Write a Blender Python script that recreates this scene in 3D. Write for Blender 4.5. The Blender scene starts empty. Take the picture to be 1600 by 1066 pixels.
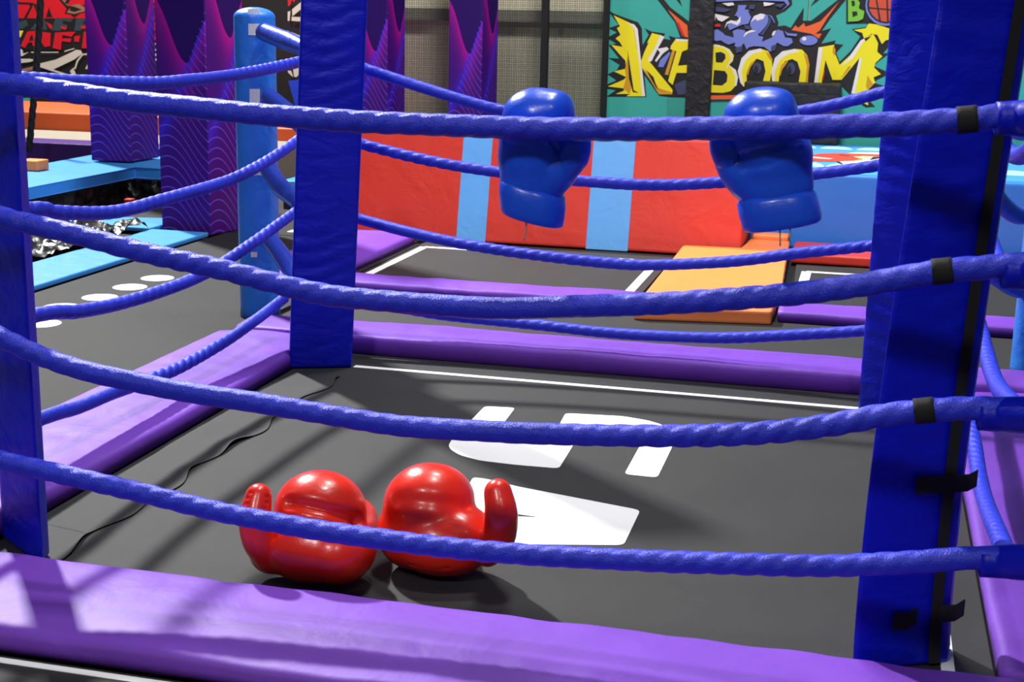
import bpy, bmesh, math, random
from mathutils import Vector, Matrix, noise
random.seed(7)
C = bpy.context.scene.collection
PI = math.pi

# ------------------------------------------------------------------ camera
F, CX, CY, H = 2180.0, 800.0, 533.0, 1.4
RX = Vector((0.96875877, 0.07484146, -0.23644282))
RY = Vector((0.24716395, -0.2129079, 0.94529372))
RZ = Vector((0.02040662, -0.97420172, -0.2247545))
EYE = Vector((0, 0, H))
def ray(px, py):
    v = Vector((px - CX, py - CY, F))
    return Vector((RX.dot(v), RY.dot(v), RZ.dot(v)))
def G(px, py, z=0.0):                 # point of the level surface at height z
    r = ray(px, py); return EYE + r * ((z - H) / r.z)
def DY(px, py, y):                    # point of the upright plane at depth y
    r = ray(px, py); return EYE + r * (y / r.y)
def DX(px, py, x):
    r = ray(px, py); return EYE + r * (x / r.x)

cam = bpy.data.cameras.new('camera'); co = bpy.data.objects.new('camera', cam); C.objects.link(co)
cam.sensor_width = 36; cam.lens = F / 1600 * 36; cam.clip_start = 0.05; cam.clip_end = 100
right = Vector((RX[0], RY[0], RZ[0])); up = -Vector((RX[1], RY[1], RZ[1])); back = -Vector((RX[2], RY[2], RZ[2]))
M = Matrix((right, up, back)).transposed().to_4x4(); M.translation = EYE
co.matrix_world = M
cam.dof.use_dof = True; cam.dof.focus_distance = 4.6; cam.dof.aperture_fstop = 9
bpy.context.scene.camera = co

# ------------------------------------------------------------------ materials
def lin(c):
    return tuple(((v / 255) / 12.92 if v / 255 <= 0.04045 else ((v / 255 + 0.055) / 1.055) ** 2.4) for v in c)
class NT:
    def __init__(s, name):
        s.m = bpy.data.materials.new(name); s.m.use_nodes = True
        s.t = s.m.node_tree; s.b = s.t.nodes['Principled BSDF']
    def n(s, typ, **kw):
        nd = s.t.nodes.new(typ)
        for k, v in kw.items():
            if k.startswith('i_'): nd.inputs[int(k[2:]) if k[2:].isdigit() else k[2:]].default_value = v
            else: setattr(nd, k, v)
        return nd
    def l(s, a, b): s.t.links.new(a, b)
    def math(s, op, a, b=None, c=None):
        nd = s.n('ShaderNodeMath', operation=op)
        for i, v in enumerate((a, b, c)):
            if v is None: continue
            if isinstance(v, (int, float)): nd.inputs[i].default_value = v
            else: s.l(v, nd.inputs[i])
        return nd.outputs[0]
def vinyl(name, rgb, rough=0.45, var=0.12, vscale=3.0, bump=0.15, bscale=9.0, stretch=(1, 1, 1), fine=0.05, fscale=420, spec=0.5, coat=0.0):
    t = NT(name); c = lin(rgb)
    tc = t.n('ShaderNodeTexCoord'); mp = t.n('ShaderNodeMapping'); mp.inputs['Scale'].default_value = stretch
    t.l(tc.outputs['Object'], mp.inputs['Vector'])
    n1 = t.n('ShaderNodeTexNoise'); n1.inputs['Scale'].default_value = vscale; n1.inputs['Detail'].default_value = 5
    t.l(mp.outputs[0], n1.inputs['Vector'])
    mx = t.n('ShaderNodeMix', data_type='RGBA'); t.l(n1.outputs['Fac'], mx.inputs['Factor'])
    mx.inputs['A'].default_value = (*[v * (1 - var) for v in c], 1); mx.inputs['B'].default_value = (*[min(1, v * (1 + var)) for v in c], 1)
    t.l(mx.outputs['Result'], t.b.inputs['Base Color'])
    t.b.inputs['Roughness'].default_value = rough; t.b.inputs['Specular IOR Level'].default_value = spec
    t.b.inputs['Coat Weight'].default_value = coat; t.b.inputs['Coat Roughness'].default_value = 0.15
    n2 = t.n('ShaderNodeTexNoise'); n2.inputs['Scale'].default_value = bscale; n2.inputs['Detail'].default_value = 4; n2.inputs['Distortion'].default_value = 0.6
    t.l(mp.outputs[0], n2.inputs['Vector'])
    n3 = t.n('ShaderNodeTexNoise'); n3.inputs['Scale'].default_value = fscale; n3.inputs['Detail'].default_value = 2
    t.l(tc.outputs['Object'], n3.inputs['Vector'])
    b1 = t.n('ShaderNodeBump'); b1.inputs['Strength'].default_value = bump; b1.inputs['Distance'].default_value = 0.05
    t.l(n2.outputs['Fac'], b1.inputs['Height'])
    b2 = t.n('ShaderNodeBump'); b2.inputs['Strength'].default_value = fine; b2.inputs['Distance'].default_value = 0.004
    t.l(n3.outputs['Fac'], b2.inputs['Height']); t.l(b1.outputs[0], b2.inputs['Normal'])
    t.l(b2.outputs[0], t.b.inputs['Normal'])
    return t.m
MT = {}
MT['rope'] = vinyl('blue_rope_vinyl', (36, 50, 204), 0.43, 0.2, 14, 0.10, 40, fine=0.5, fscale=330, spec=0.38)
MT['pad_blue'] = vinyl('royal_blue_vinyl', (3, 20, 184), 0.45, 0.08, 3, 0.2, 7, (1, 1, 2.2), spec=0.3)
MT['tube_blue'] = vinyl('blue_tube_vinyl', (45, 70, 190), 0.30, 0.1, 6, 0.1, 20)
MT['pole'] = vinyl('sky_blue_vinyl', (42, 122, 225), 0.42, 0.08, 4, 0.2, 9)
MT['purple'] = vinyl('purple_vinyl', (114, 60, 184), 0.54, 0.16, 4, 0.16, 4, fine=0.1, spec=0.38)
MT['purple_dark'] = vinyl('dark_purple_vinyl', (62, 24, 110), 0.45, 0.1, 4, 0.2, 6)
MT['lblue'] = vinyl('light_blue_vinyl', (54, 138, 214), 0.45, 0.08, 4, 0.15, 6)
MT['stripe'] = vinyl('pale_blue_vinyl', (100, 172, 240), 0.45, 0.05, 4, 0.1, 6)
MT['red'] = vinyl('red_vinyl', (214, 52, 34), 0.48, 0.08, 3, 0.2, 4)
MT['orange'] = vinyl('orange_vinyl', (252, 138, 68), 0.5, 0.06, 3, 0.1, 5)
MT['orange_deep'] = vinyl('deep_orange_vinyl', (196, 78, 26), 0.55, 0.08, 3, 0.1, 5)
MT['blockblue'] = vinyl('azure_vinyl', (52, 128, 232), 0.45, 0.06, 3, 0.1, 5)
MT['mat'] = vinyl('black_trampoline_mesh', (37, 37, 38), 0.70, 0.25, 3.5, 0.06, 6, fine=0.35, fscale=600, spec=0.4)
MT['mat_dark'] = vinyl('deep_black_trampoline_mesh', (30, 30, 31), 0.7, 0.25, 3.5, 0.06, 6, fine=0.35, fscale=600, spec=0.3)  # slightly darker black than the ring mat, used for the left beds
MT['webbing'] = vinyl('black_webbing', (30, 30, 31), 0.7, 0.25, 10, 0.1, 12, fine=0.3)
MT['white'] = vinyl('white_print', (238, 239, 240), 0.6, 0.02, 3, 0.02, 5)
MT['black'] = vinyl('black_vinyl', (20, 20, 21), 0.55, 0.2, 6, 0.3, 12)
MT['black_fabric'] = vinyl('black_fabric', (15, 15, 16), 0.85, 0.2, 6, 0.1, 12)
MT['plastic'] = vinyl('black_plastic_film', (14, 14, 15), 0.34, 0.2, 6, 0.4, 9)
MT['glove_red'] = vinyl('red_glove_leather', (228, 42, 22), 0.30, 0.05, 5, 0.04, 22, fine=0.06, fscale=250, coat=0.15)
MT['glove_blue'] = vinyl('blue_glove_leather', (26, 82, 224), 0.32, 0.05, 5, 0.05, 22, fine=0.06, fscale=250, coat=0.15)
MT['lace'] = vinyl('grey_cord', (150, 150, 140), 0.8)
MT['net'] = vinyl('black_net_cord', (22, 21, 20), 0.9)
MT['wall'] = vinyl('beige_wall_sheet', (214, 206, 182), 0.7, 0.06, 2, 0.05, 3)
MT['wall_dark'] = vinyl('grey_steel_rail', (118, 116, 104), 0.6)
MT['floor'] = vinyl('dark_floor', (26, 26, 27), 0.8)
MT['mesh'] = vinyl('pale_mesh_fabric', (138, 130, 114), 0.7, 0.2, 60, 0.1, 60)
MT['tape'] = vinyl('white_tape', (225, 228, 230), 0.5)
def paint(name, rgb): return vinyl('print_' + name, rgb, 0.55, 0.04, 5, 0.05, 6, fine=0.08)
PT = {k: paint(k, v) for k, v in {
    'teal': (52, 168, 152), 'teal2': (46, 150, 138), 'ink': (17, 17, 19), 'yellow': (240, 222, 8), 'ochre': (208, 150, 12), 'cream': (232, 226, 220),
    'smoke': (112, 126, 200), 'smoke2': (58, 64, 98), 'orange': (236, 98, 36), 'red': (206, 26, 26), 'green': (120, 190, 50),
    'ball': (206, 74, 40), 'bone': (205, 200, 186), 'gteal': (44, 66, 72), 'crimson': (205, 10, 34), 'brown': (150, 108, 80), 'royal': (20, 60, 200), 'sun': (240, 215, 20),
    'sky': (70, 150, 232), 'cloud': (165, 216, 240), 'scarlet': (212, 62, 48), 'lemon': (246, 232, 150)}.items()}

def waves(name, wid, dep, pz):        # printed column wrap: magenta valley, violet trough, blue ridge, thin contour lines
    t = NT(name); tc = t.n('ShaderNodeTexCoord'); sp = t.n('ShaderNodeSeparateXYZ'); t.l(tc.outputs['Object'], sp.inputs[0])
    side = t.math('GREATER_THAN', sp.outputs['X'], 0.001); z = t.math('SUBTRACT', sp.outputs['Z'], pz)
    u1 = t.math('DIVIDE', t.math('ADD', sp.outputs['X'], wid), wid); u2 = t.math('DIVIDE', sp.outputs['Y'], dep)
    u = t.math('ADD', t.math('MULTIPLY', u1, t.math('SUBTRACT', 1.0, side)), t.math('MULTIPLY', u2, side))
    wob = t.math('MULTIPLY', t.math('SINE', t.math('MULTIPLY', u, 9.0)), 0.035)
    v = t.math('MULTIPLY', t.math('POWER', t.math('ABSOLUTE', t.math('SUBTRACT', u, 0.66)), 1.3), 0.72)
    rise = t.math('MULTIPLY', t.math('GREATER_THAN', u, 0.66), t.math('MULTIPLY', v, 0.35))
    d = t.math('SUBTRACT', z, t.math('ADD', t.math('ADD', v, rise), t.math('MULTIPLY_ADD', side, 0.16, wob)))
    above = t.math('GREATER_THAN', d, 0.0)
    fall = t.math('POWER', 2.718, t.math('MULTIPLY', t.math('ABSOLUTE', d), -8.0))
    glow = t.math('MULTIPLY', fall, t.math('SUBTRACT', 1.0, above))
    d2 = t.math('ADD', z, t.math('SUBTRACT', t.math('MULTIPLY', t.math('POWER', u, 1.6), 0.22), t.math('MULTIPLY', t.math('SINE', t.math('MULTIPLY', u, 5.0)), 0.05)))
    ln = t.math('GREATER_THAN', t.math('ABSOLUTE', t.math('SINE', t.math('MULTIPLY', d2, 15.0 * PI))), 0.982)
    e = t.math('SUBTRACT', z, t.math('SUBTRACT', t.math('MULTIPLY', t.math('POWER', u, 1.25), 0.75), 0.48))
    ln = t.math('MULTIPLY', ln, t.math('LESS_THAN', e, 0.04))
    bl = t.math('MULTIPLY', t.math('POWER', 2.718, t.math('MULTIPLY', t.math('ABSOLUTE', e), -15.0)), t.math('SUBTRACT', 1.0, above))
    def mix(a, b, f):
        m = t.n('ShaderNodeMix', data_type='RGBA')
        for k, v in (('A', a), ('B', b)):
            if isinstance(v, tuple): m.inputs[k].default_value = (*lin(v), 1)
            else: t.l(v, m.inputs[k])
        t.l(f, m.inputs['Factor']); return m.outputs['Result']
    base = mix((62, 8, 116), (40, 4, 92), above)
    c = mix(base, (176, 8, 140), glow)
    c = mix(c, (58, 34, 205), bl)
    c = mix(c, (112, 84, 215), t.math('MULTIPLY', ln, 0.7))
    t.l(c, t.b.inputs['Base Color']); t.b.inputs['Roughness'].default_value = 0.55; t.b.inputs['Specular IOR Level'].default_value = 0.25
    return t.m

# ------------------------------------------------------------------ object helpers
def link(name, bm, mats, parent=None, smooth=False, loc=None):
    me = bpy.data.meshes.new(name)
    bmesh.ops.recalc_face_normals(bm, faces=bm.faces)
    if loc is not None: bmesh.ops.translate(bm, verts=bm.verts, vec=-Vector(loc))
    bm.to_mesh(me); bm.free()
    for m in (mats if isinstance(mats, (list, tuple)) else [mats]): me.materials.append(m)
    if smooth:
        for p in me.polygons: p.use_smooth = True
    o = bpy.data.objects.new(name, me); C.objects.link(o)
    if loc is not None: o.location = loc
    if parent is not None:
        o.parent = parent
        if loc is not None or True:
            o.location = (Vector(loc) if loc is not None else Vector((0, 0, 0))) - parent.location
    return o
def thing(name, label, cat, loc=(0, 0, 0), group=None):
    o = bpy.data.objects.new(name, None); C.objects.link(o); o.location = loc; o.empty_display_size = 0.1
    return tag(o, label, cat, group)
def tag(o, label, cat, group=None):
    o['label'] = label; o['category'] = cat
    if group: o['group'] = group
    return o
def struct(o): o['kind'] = 'structure'; return o
def prism(bm, poly, z0, z1, bevel=0.0, seg=3, top=None):
    """upright prism over a plan polygon; top = other plan polygon"""
    lo = [bm.verts.new((p[0], p[1], z0)) for p in poly]
    hi = [bm.verts.new((p[0], p[1], z1)) for p in (top or poly)]
    n = len(poly); fs = [bm.faces.new(lo[::-1]), bm.faces.new(hi)]
    for i in range(n): fs.append(bm.faces.new((lo[i], lo[(i + 1) % n], hi[(i + 1) % n], hi[i])))
    if bevel:
        es = list({e for f in fs for e in f.edges})
        bmesh.ops.bevel(bm, geom=es, offset=bevel, segments=seg, profile=0.6, affect='EDGES', clamp_overlap=True)
    return bm
def hexa(bm, b, t, bevel=0.0, seg=3):
    """8-corner solid from bottom quad b and top quad t (3-D points)"""
    lo = [bm.verts.new(p) for p in b]; hi = [bm.verts.new(p) for p in t]
    fs = [bm.faces.new(lo[::-1]), bm.faces.new(hi)] + [bm.faces.new((lo[i], lo[(i + 1) % 4], hi[(i + 1) % 4], hi[i])) for i in range(4)]
    if bevel:
        es = list({e for f in fs for e in f.edges})
        bmesh.ops.bevel(bm, geom=es, offset=bevel, segments=seg, profile=0.6, affect='EDGES', clamp_overlap=True)
    return bm
def box(bm, x0, x1, y0, y1, z0, z1, bevel=0.0):
    return prism(bm, [(x0, y0), (x1, y0), (x1, y1), (x0, y1)], z0, z1, bevel)
def spline(pts, step):
    P = [Vector(p) for p in pts]; P = [2 * P[0] - P[1]] + P + [2 * P[-1] - P[-2]]
    out = []
    for i in range(1, len(P) - 2):
        n = max(2, int((P[i + 1] - P[i]).length / step))
        for k in range(n):
            u = k / n; a, b, c, d = P[i - 1:i + 3]
            out.append(0.5 * ((2 * b) + (c - a) * u + (2 * a - 5 * b + 4 * c - d) * u * u + (3 * b - a - 3 * c + d) * u ** 3))
    out.append(P[-2]); return out
def sweep(bm, pts, rad, seg=16, step=0.02, fn=None, cap=True):
    """tube along a smooth path; rad number or list per control point; fn(theta, s) multiplies the radius"""
    path = spline(pts, step) if len(pts) > 2 else [Vector(pts[0]).lerp(Vector(pts[1]), i / max(1, int((Vector(pts[1]) - Vector(pts[0])).length / step))) for i in range(max(1, int((Vector(pts[1]) - Vector(pts[0])).length / step)) + 1)]
    n = len(path); t = (path[1] - path[0]).normalized()
    u = t.cross(Vector((0, 0, 1)));  u = u.normalized() if u.length > 1e-3 else Vector((1, 0, 0))
    rings = []; s = 0.0
    for i, p in enumerate(path):
        if i: s += (p - path[i - 1]).length
        t = (path[min(i + 1, n - 1)] - path[max(i - 1, 0)]).normalized()
        u = (u - t * u.dot(t)).normalized(); v = t.cross(u)
        if isinstance(rad, (list, tuple)):
            f = i / (n - 1) * (len(rad) - 1); k = min(int(f), len(rad) - 2); r = rad[k] + (rad[k + 1] - rad[k]) * (f - k)
        else: r = rad
        ring = []
        for j in range(seg):
            th = 2 * PI * j / seg; rr = r * (fn(th, s) if fn else 1)
            ring.append(bm.verts.new(p + (u * math.cos(th) + v * math.sin(th)) * rr))
        rings.append(ring)
    for a, b in zip(rings, rings[1:]):
        for j in range(seg): bm.faces.new((a[j], a[(j + 1) % seg], b[(j + 1) % seg], b[j]))
    if cap: bm.faces.new(rings[0][::-1]); bm.faces.new(rings[-1])
    return bm
def quad_sheet(bm, pts):
    return bm.faces.new([bm.verts.new(p) for p in pts])
def grid(bm, nu, nv, fn):
    V = [[bm.verts.new(fn(i / nu, j / nv)) for j in range(nv + 1)] for i in range(nu + 1)]
    for i in range(nu):
        for j in range(nv): bm.faces.new((V[i][j], V[i + 1][j], V[i + 1][j + 1], V[i][j + 1]))

# ------------------------------------------------------------------ setting: floor and walls
bm = bmesh.new(); box(bm, -16, 8, -3, 15, -0.25, -0.02)
struct(link('floor', bm, MT['floor']))
YW = 11.55
bm = bmesh.new(); box(bm, -16, 8, 14.2, 14.4, -0.02, 3.2); struct(link('wall_back', bm, MT['wall']))
bm = bmesh.new(); box(bm, -4.3, -2.0, 12.15, 12.25, -0.02, 2.6)
struct(link('wall_middle', bm, MT['wall']))
a = DY(700, 14, 12.05); b = DY(700, 32, 12.05)
bm = bmesh.new(); box(bm, -4.3, -2.0, 12.0, 12.14, b.z, a.z); struct(link('trim_1', bm, MT['wall_dark']))

# ------------------------------------------------------------------ trampoline beds
def bed(x0, x1, y0, y1, label, mat='mat'):
    bm = bmesh.new(); box(bm, x0, x1, y0, y1, -0.02, 0.0)
    return tag(link('trampoline_bed', bm, MT[mat], loc=((x0 + x1) / 2, (y0 + y1) / 2, 0)), label, 'trampoline')
def decal(name, parent, polys, z=0.0015, mat='white'):
    bm = bmesh.new()
    for poly in polys:
        f = bm.faces.new([bm.verts.new((p[0], p[1], z)) for p in poly])
        r = bmesh.ops.extrude_face_region(bm, geom=[f])
        bmesh.ops.translate(bm, verts=[v for v in r['geom'] if isinstance(v, bmesh.types.BMVert)], vec=(0, 0, -0.0012))
    bm.normal_update(); bmesh.ops.triangulate(bm, faces=[f for f in bm.faces if len(f.verts) > 4])
    return link(name, bm, MT[mat], parent, loc=parent.location.copy())
def strip(a, b, w):                    # flat line from a to b
    a = Vector(a[:2]); b = Vector(b[:2]); d = (b - a).normalized(); n = Vector((-d.y, d.x)) * w / 2
    return [a + n, b + n, b - n, a - n]
def rnd(poly, r=0.25, n=3):            # round the corners of a plan polygon
    out = []; m = len(poly)
    for i in range(m):
        p0, p, p1 = Vector(poly[i - 1][:2]), Vector(poly[i][:2]), Vector(poly[(i + 1) % m][:2])
        k = min(r, 0.4 * (p0 - p).length, 0.4 * (p1 - p).length)
        a = p + (p0 - p).normalized() * k; b = p + (p1 - p).normalized() * k
        for q in range(n + 1):
            u = q / n; out.append(a * (1 - u) ** 2 + p * 2 * u * (1 - u) + b * u * u)
    return out
ring = bed(-2.19, 0.36, 2.955, 5.43, 'black trampoline mat of the boxing ring with white lettering, under the red gloves')
def Z8(l): return [G(640 + .3 * x, 600 + .3 * y) for x, y in l]
L1 = Z8([(392, 118), (550, 126), (432, 282), (855, 316), (778, 442), (560, 424), (370, 402), (262, 374), (214, 345), (202, 322), (222, 290)])
L2 = Z8([(812, 154), (1110, 170), (1240, 192), (1318, 215), (1345, 245), (1352, 285), (1368, 330), (1290, 490), (1118, 472), (1218, 290), (1185, 268), (1050, 256), (765, 242)])
L3 = Z8([(330, 488), (400, 497), (560, 536), (1202, 660), (1115, 842), (540, 838), (200, 826), (250, 640)])
decal('letter_print', ring, [rnd(L1, .022)]); decal('letter_print', ring, [rnd(L2, .022)]); decal('letter_print', ring, [rnd(L3, .022)])
slit = decal('letter_slit', ring, [Z8([(540, 680), (655, 697), (540, 690)])], 0.003, 'mat')
decal('border_line', ring, [strip((-1.97, 5.225), (0.30, 5.225), .032)])
decal('border_line', ring, [strip((0.262, 2.95), (0.262, 5.15), .03)])
# loose flap along the left seam, its free edge rippling
bm = bmesh.new()
def flap(u, v):
    y = 3.00 + 2.05 * u; wav = 0.012 * math.sin(y * 21) + 0.014 * math.sin(y * 9 + 1)
    x0 = -2.185 if y > 3.26 else -2.185 + .19 * min(1, (3.26 - y) / .04); x = x0 + (-1.96 + wav - x0) * v
    return (x, y, 0.0006 + 0.004 * v + 0.012 * max(0, math.sin(y * 13 + 2) * math.sin(y * 7.3)) * v ** 4)
grid(bm, 120, 6, flap)
link('seam_flap', bm, MT['mat'], ring, True, loc=ring.location.copy())

lb = bed(-4.03, -2.705, 3.6, 8.35, 'black trampoline bed with a row of white dots, left of the ring', 'mat_dark')
for k, (px, py) in enumerate([(156, 465), (203, 449), (246, 435), (330, 408), (96, 480), (65, 506), (13, 520)]):
    c = G(px, py); decal('dot_print', lb, [[(c.x + .088 * math.cos(2 * PI * q / 24), c.y + .088 * math.sin(2 * PI * q / 24)) for q in range(24)]])
fb = bed(-4.03, -2.75, 8.37, 9.6, 'black trampoline bed with a short white line, beyond the blue pole', 'mat_dark')
decal('border_line', fb, [strip((-3.62, 8.5), (-3.62, 9.0), .11)])
b1 = bed(-2.62, 2.6, 5.76, 6.70, 'narrow black trampoline bed just behind the back ropes')
b2 = bed(-2.69, -1.10, 7.02, 8.50, 'black trampoline bed with white border line in front of the red pad')
decal('border_line', b2, [strip((-2.64, 7.05), (-2.64, 8.24), .05), strip((-2.64, 8.24), (-1.15, 8.24), .045), strip((-1.17, 7.05), (-1.17, 8.24), .05)])
b3 = bed(-0.36, 2.2, 7.02, 8.45, 'black trampoline bed with white border line right of the orange mat')
decal('border_line', b3, [strip((-0.29, 7.03), (-0.29, 8.2), .055), strip((-0.29, 8.2), (1.9, 8.2), .045)])
f0 = bed(-3.2, 1.6, 0.9, 2.50, 'black trampoline bed in the near foreground, in front of the purple pad')
decal('border_line', f0, [strip((-2.6, 2.478), (1.2, 2.478), .022)])

# ------------------------------------------------------------------ purple frame pads
def pad(name, poly, z0, z1, mat, label, cat, bevel=0.018, top=None, group=None, bumps=None):
    bm = bmesh.new(); prism(bm, poly, z0, z1, bevel, 3, top)
    cx = sum(p[0] for p in poly) / len(poly); cy = sum(p[1] for p in poly) / len(poly)
    return tag(link(name, bm, MT[mat], loc=(cx, cy, z0), smooth=False), label, cat, group)
def soft_pad(name, x0, x1, y0, y1, z1, label, mat='purple', crown=0.012, rip=0.004, edge=0.025, axis='x', seed=0):
    """long soft cushion with rounded long edges, shallow crown and small creases"""
    L, W = (x1 - x0, y1 - y0) if axis == 'x' else (y1 - y0, x1 - x0)
    prof = []
    for k in range(5): a = PI / 2 * k / 4; prof.append((edge - edge * math.cos(a), z1 - edge + edge * math.sin(a)))
    mid = 14
    for k in range(1, mid): u = k / mid; prof.append((edge + (W - 2 * edge) * u, z1 + crown * math.sin(PI * u)))
    for k in range(5): a = PI / 2 * k / 4; prof.append((W - edge + edge * math.sin(a), z1 - edge + edge * math.cos(a)))
    prof = [(0, -0.0)] + prof + [(W, 0.0)]
    bm = bmesh.new(); n = int(L / 0.03); m = len(prof); rows = []
    for i in range(n + 1):
        s = L * i / n; row = []
        for k, (w, z) in enumerate(prof):
            if 0 < k < m - 1:
                q = noise.noise(Vector((s * 3 + seed, w * 5, seed))) * 1.3 + 0.6 * noise.noise(Vector((s * 11, w * 9 + seed, 3)))
                d = rip * q; z2 = z + d; w2 = w + d * (0.8 if k < 5 or k > m - 6 else 0)
            else: z2, w2 = z, w
            row.append(bm.verts.new((x0 + s, y0 + w2, z2) if axis == 'x' else (x0 + w2, y0 + s, z2)))
        rows.append(row)
    for a, b in zip(rows, rows[1:]):
        for k in range(m - 1): bm.faces.new((a[k], a[k + 1], b[k + 1], b[k]))
        bm.faces.new((a[m - 1], a[0], b[0], b[m - 1]))
    bm.faces.new(rows[0]); bm.faces.new(rows[-1][::-1])
    return tag(link(name, bm, MT[mat], smooth=True, loc=((x0 + x1) / 2, (y0 + y1) / 2, 0)), label, 'pad')
soft_pad('frame_pad', -2.95, 1.3, 2.515, 2.945, 0.05, 'wide purple frame pad in the foreground, under the front ropes', seed=1)
soft_pad('frame_pad', -2.68, -2.20, 2.955, 5.42, 0.06, 'purple frame pad along the left side of the ring, beside the dotted bed', axis='y', seed=5)
soft_pad('frame_pad', -2.60, 1.02, 5.44, 5.74, 0.08, 'purple frame pad along the back of the ring, behind the white line', seed=9, edge=0.02, crown=0.006)
soft_pad('frame_pad', 0.365, 1.02, 2.955, 5.42, 0.05, 'broad purple frame pad at the right side of the ring, beside the dark corner pad', axis='y', seed=13)
soft_pad('frame_pad', -3.1, -1.07, 6.72, 6.98, 0.055, 'purple pad between two black beds, left of the orange mat', seed=17)
soft_pad('frame_pad', -0.36, 2.6, 6.72, 6.98, 0.055, 'purple pad between two black beds, right of the orange mat', seed=21)
soft_pad('frame_pad', -3.25, -2.74, 7.0, 8.36, 0.055, 'purple pad running back beside the white bordered bed, next to the blue corner pad', axis='y', seed=25)

# ------------------------------------------------------------------ corner pads
def corner_pad(bl, br, tl, tr, zt, th, label, nrm, wr=0, bow=0.0):
    """padded upright board from its visible bottom-left/right and top-left/right plan points"""
    bl, br, tl, tr = map(Vector, (bl, br, tl, tr)); n = Vector(nrm).normalized() * th
    t = thing('corner_pad', label, 'pad', ((bl.x + br.x) / 2, (bl.y + br.y) / 2, 0.0), 'corner pads of the ring')
    bm = bmesh.new(); NU, NV = 14, 130; z0 = 0.002
    def pt(u, v, side):
        a = bl.lerp(tl, v); b = br.lerp(tr, v); p = a.lerp(b, u) - Vector((bow * math.sin(PI * v ** .7), 0)); z = z0 + (zt - z0) * v
        e = 0.0
        if side == 0:
            k = max(0.0, noise.noise(Vector((u * 1.2 + wr, z * 3.1, wr))) + 0.25)
            e = 0.0032 * k * math.sin(z * 95 + 3 * math.sin(u * 3 + wr) + 5 * noise.noise(Vector((u, z * 2, wr + 4)))) + 0.003 * noise.noise(Vector((u * 2, z * 5, wr)))
            e += 0.006 * math.sin(PI * u) ** 0.5
        q = Vector((p.x, p.y)) + (n if side else Vector((0, 0))) - Vector(nrm).normalized() * e
        return (q.x, q.y, z)
    for side in (0, 1):
        grid(bm, NU, NV, lambda u, v: pt(u, v, side))
    for u in (0, 1): grid(bm, 4, NV, lambda w, v, u=u: tuple(Vector(pt(u, v, 0)).lerp(Vector(pt(u, v, 1)), w)))
    for v in (0, 1): grid(bm, NU, 4, lambda u, w, v=v: tuple(Vector(pt(u, v, 0)).lerp(Vector(pt(u, v, 1)), w)))
    bmesh.ops.remove_doubles(bm, verts=bm.verts, dist=1e-5)
    bmesh.ops.recalc_face_normals(bm, faces=bm.faces)
    sharp = [e for e in bm.edges if len(e.link_faces) == 2 and e.calc_face_angle(0) > 0.9]
    bmesh.ops.bevel(bm, geom=sharp, offset=0.012, segments=3, affect='EDGES', profile=0.6, clamp_overlap=True)
    link('cover', bm, MT['pad_blue'], t, True, loc=t.location.copy())
    return t
BL = corner_pad((-2.205, 5.10), (-1.972, 5.20), (-2.115, 5.10), (-1.885, 5.20), 1.75, .08, 'blue corner pad at the back left of the ring, beside the sky blue pole', (-.4, .9), 1)
BR = corner_pad((0.035, 5.205), (0.25, 5.04), (0.04, 5.205), (0.27, 5.04), 1.75, .08, 'blue corner pad at the back right, partly behind the dark near pad', (.6, .8), 5)
LF = corner_pad((-2.19, 3.12), (-1.978, 2.975), (-2.19, 3.12), (-1.978, 2.975), 1.6, .08, 'blue corner pad at the left edge of the frame, behind the front ropes', (-.34, .94), 9)
NR = corner_pad((0.055, 2.965), (0.262, 3.07), (0.130, 2.965), (0.312, 3.07), 1.65, .09, 'dark blue corner pad at the near right with a black closure strip', (.14, 1), 13, .02)
# closure strip and straps on the near right pad
def nr(u, z, off=0.0):
    v = z / 1.65; a = Vector((0.055, 2.965)).lerp(Vector((0.130, 2.965)), v); b = Vector((0.262, 3.07)).lerp(Vector((0.312, 3.07)), v)
    p = a.lerp(b, u) - Vector((.02 * math.sin(PI * max(0, v) ** .7), 0)); n = Vector((.0, -1)) * off; return Vector((p.x + n.x, p.y + n.y, z))
bm = bmesh.new()
for k in range(40):
    za, zb2 = .01 + 1.63 * k / 40, .01 + 1.63 * (k + 1) / 40
    hexa(bm, [nr(.80, za, .002), nr(.92, za, .002), nr(.92, za, .014), nr(.80, za, .014)], [nr(.80, zb2, .002), nr(.92, zb2, .002), nr(.92, zb2, .014), nr(.80, zb2, .014)])
bmesh.ops.remove_doubles(bm, verts=bm.verts, dist=1e-5)
link('closure_strip', bm, MT['black_fabric'], NR, loc=NR.location.copy())
for u0, u1, z in ((.50, 1.06, .435), (.40, .56, .12), (.88, 1.06, .13)):
    bm = bmesh.new(); h = .019
    path = [nr(u0, z, .017), nr((u0 + u1) / 2, z, .024), nr(u1, z, .022), nr(u1 + .10, z + .004, .004), ]
    for i in range(3):
        a, b = path[i], path[i + 1]; d = Vector((0, .006, 0))
        hexa(bm, [a - Vector((0, 0, h)), b - Vector((0, 0, h)), b - Vector((0, 0, h)) + d, a - Vector((0, 0, h)) + d], [a + Vector((0, 0, h)), b + Vector((0, 0, h)), b + Vector((0, 0, h)) + d, a + Vector((0, 0, h)) + d])
    link('velcro_strap', bm, MT['black_fabric'], NR, loc=NR.location.copy())

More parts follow.
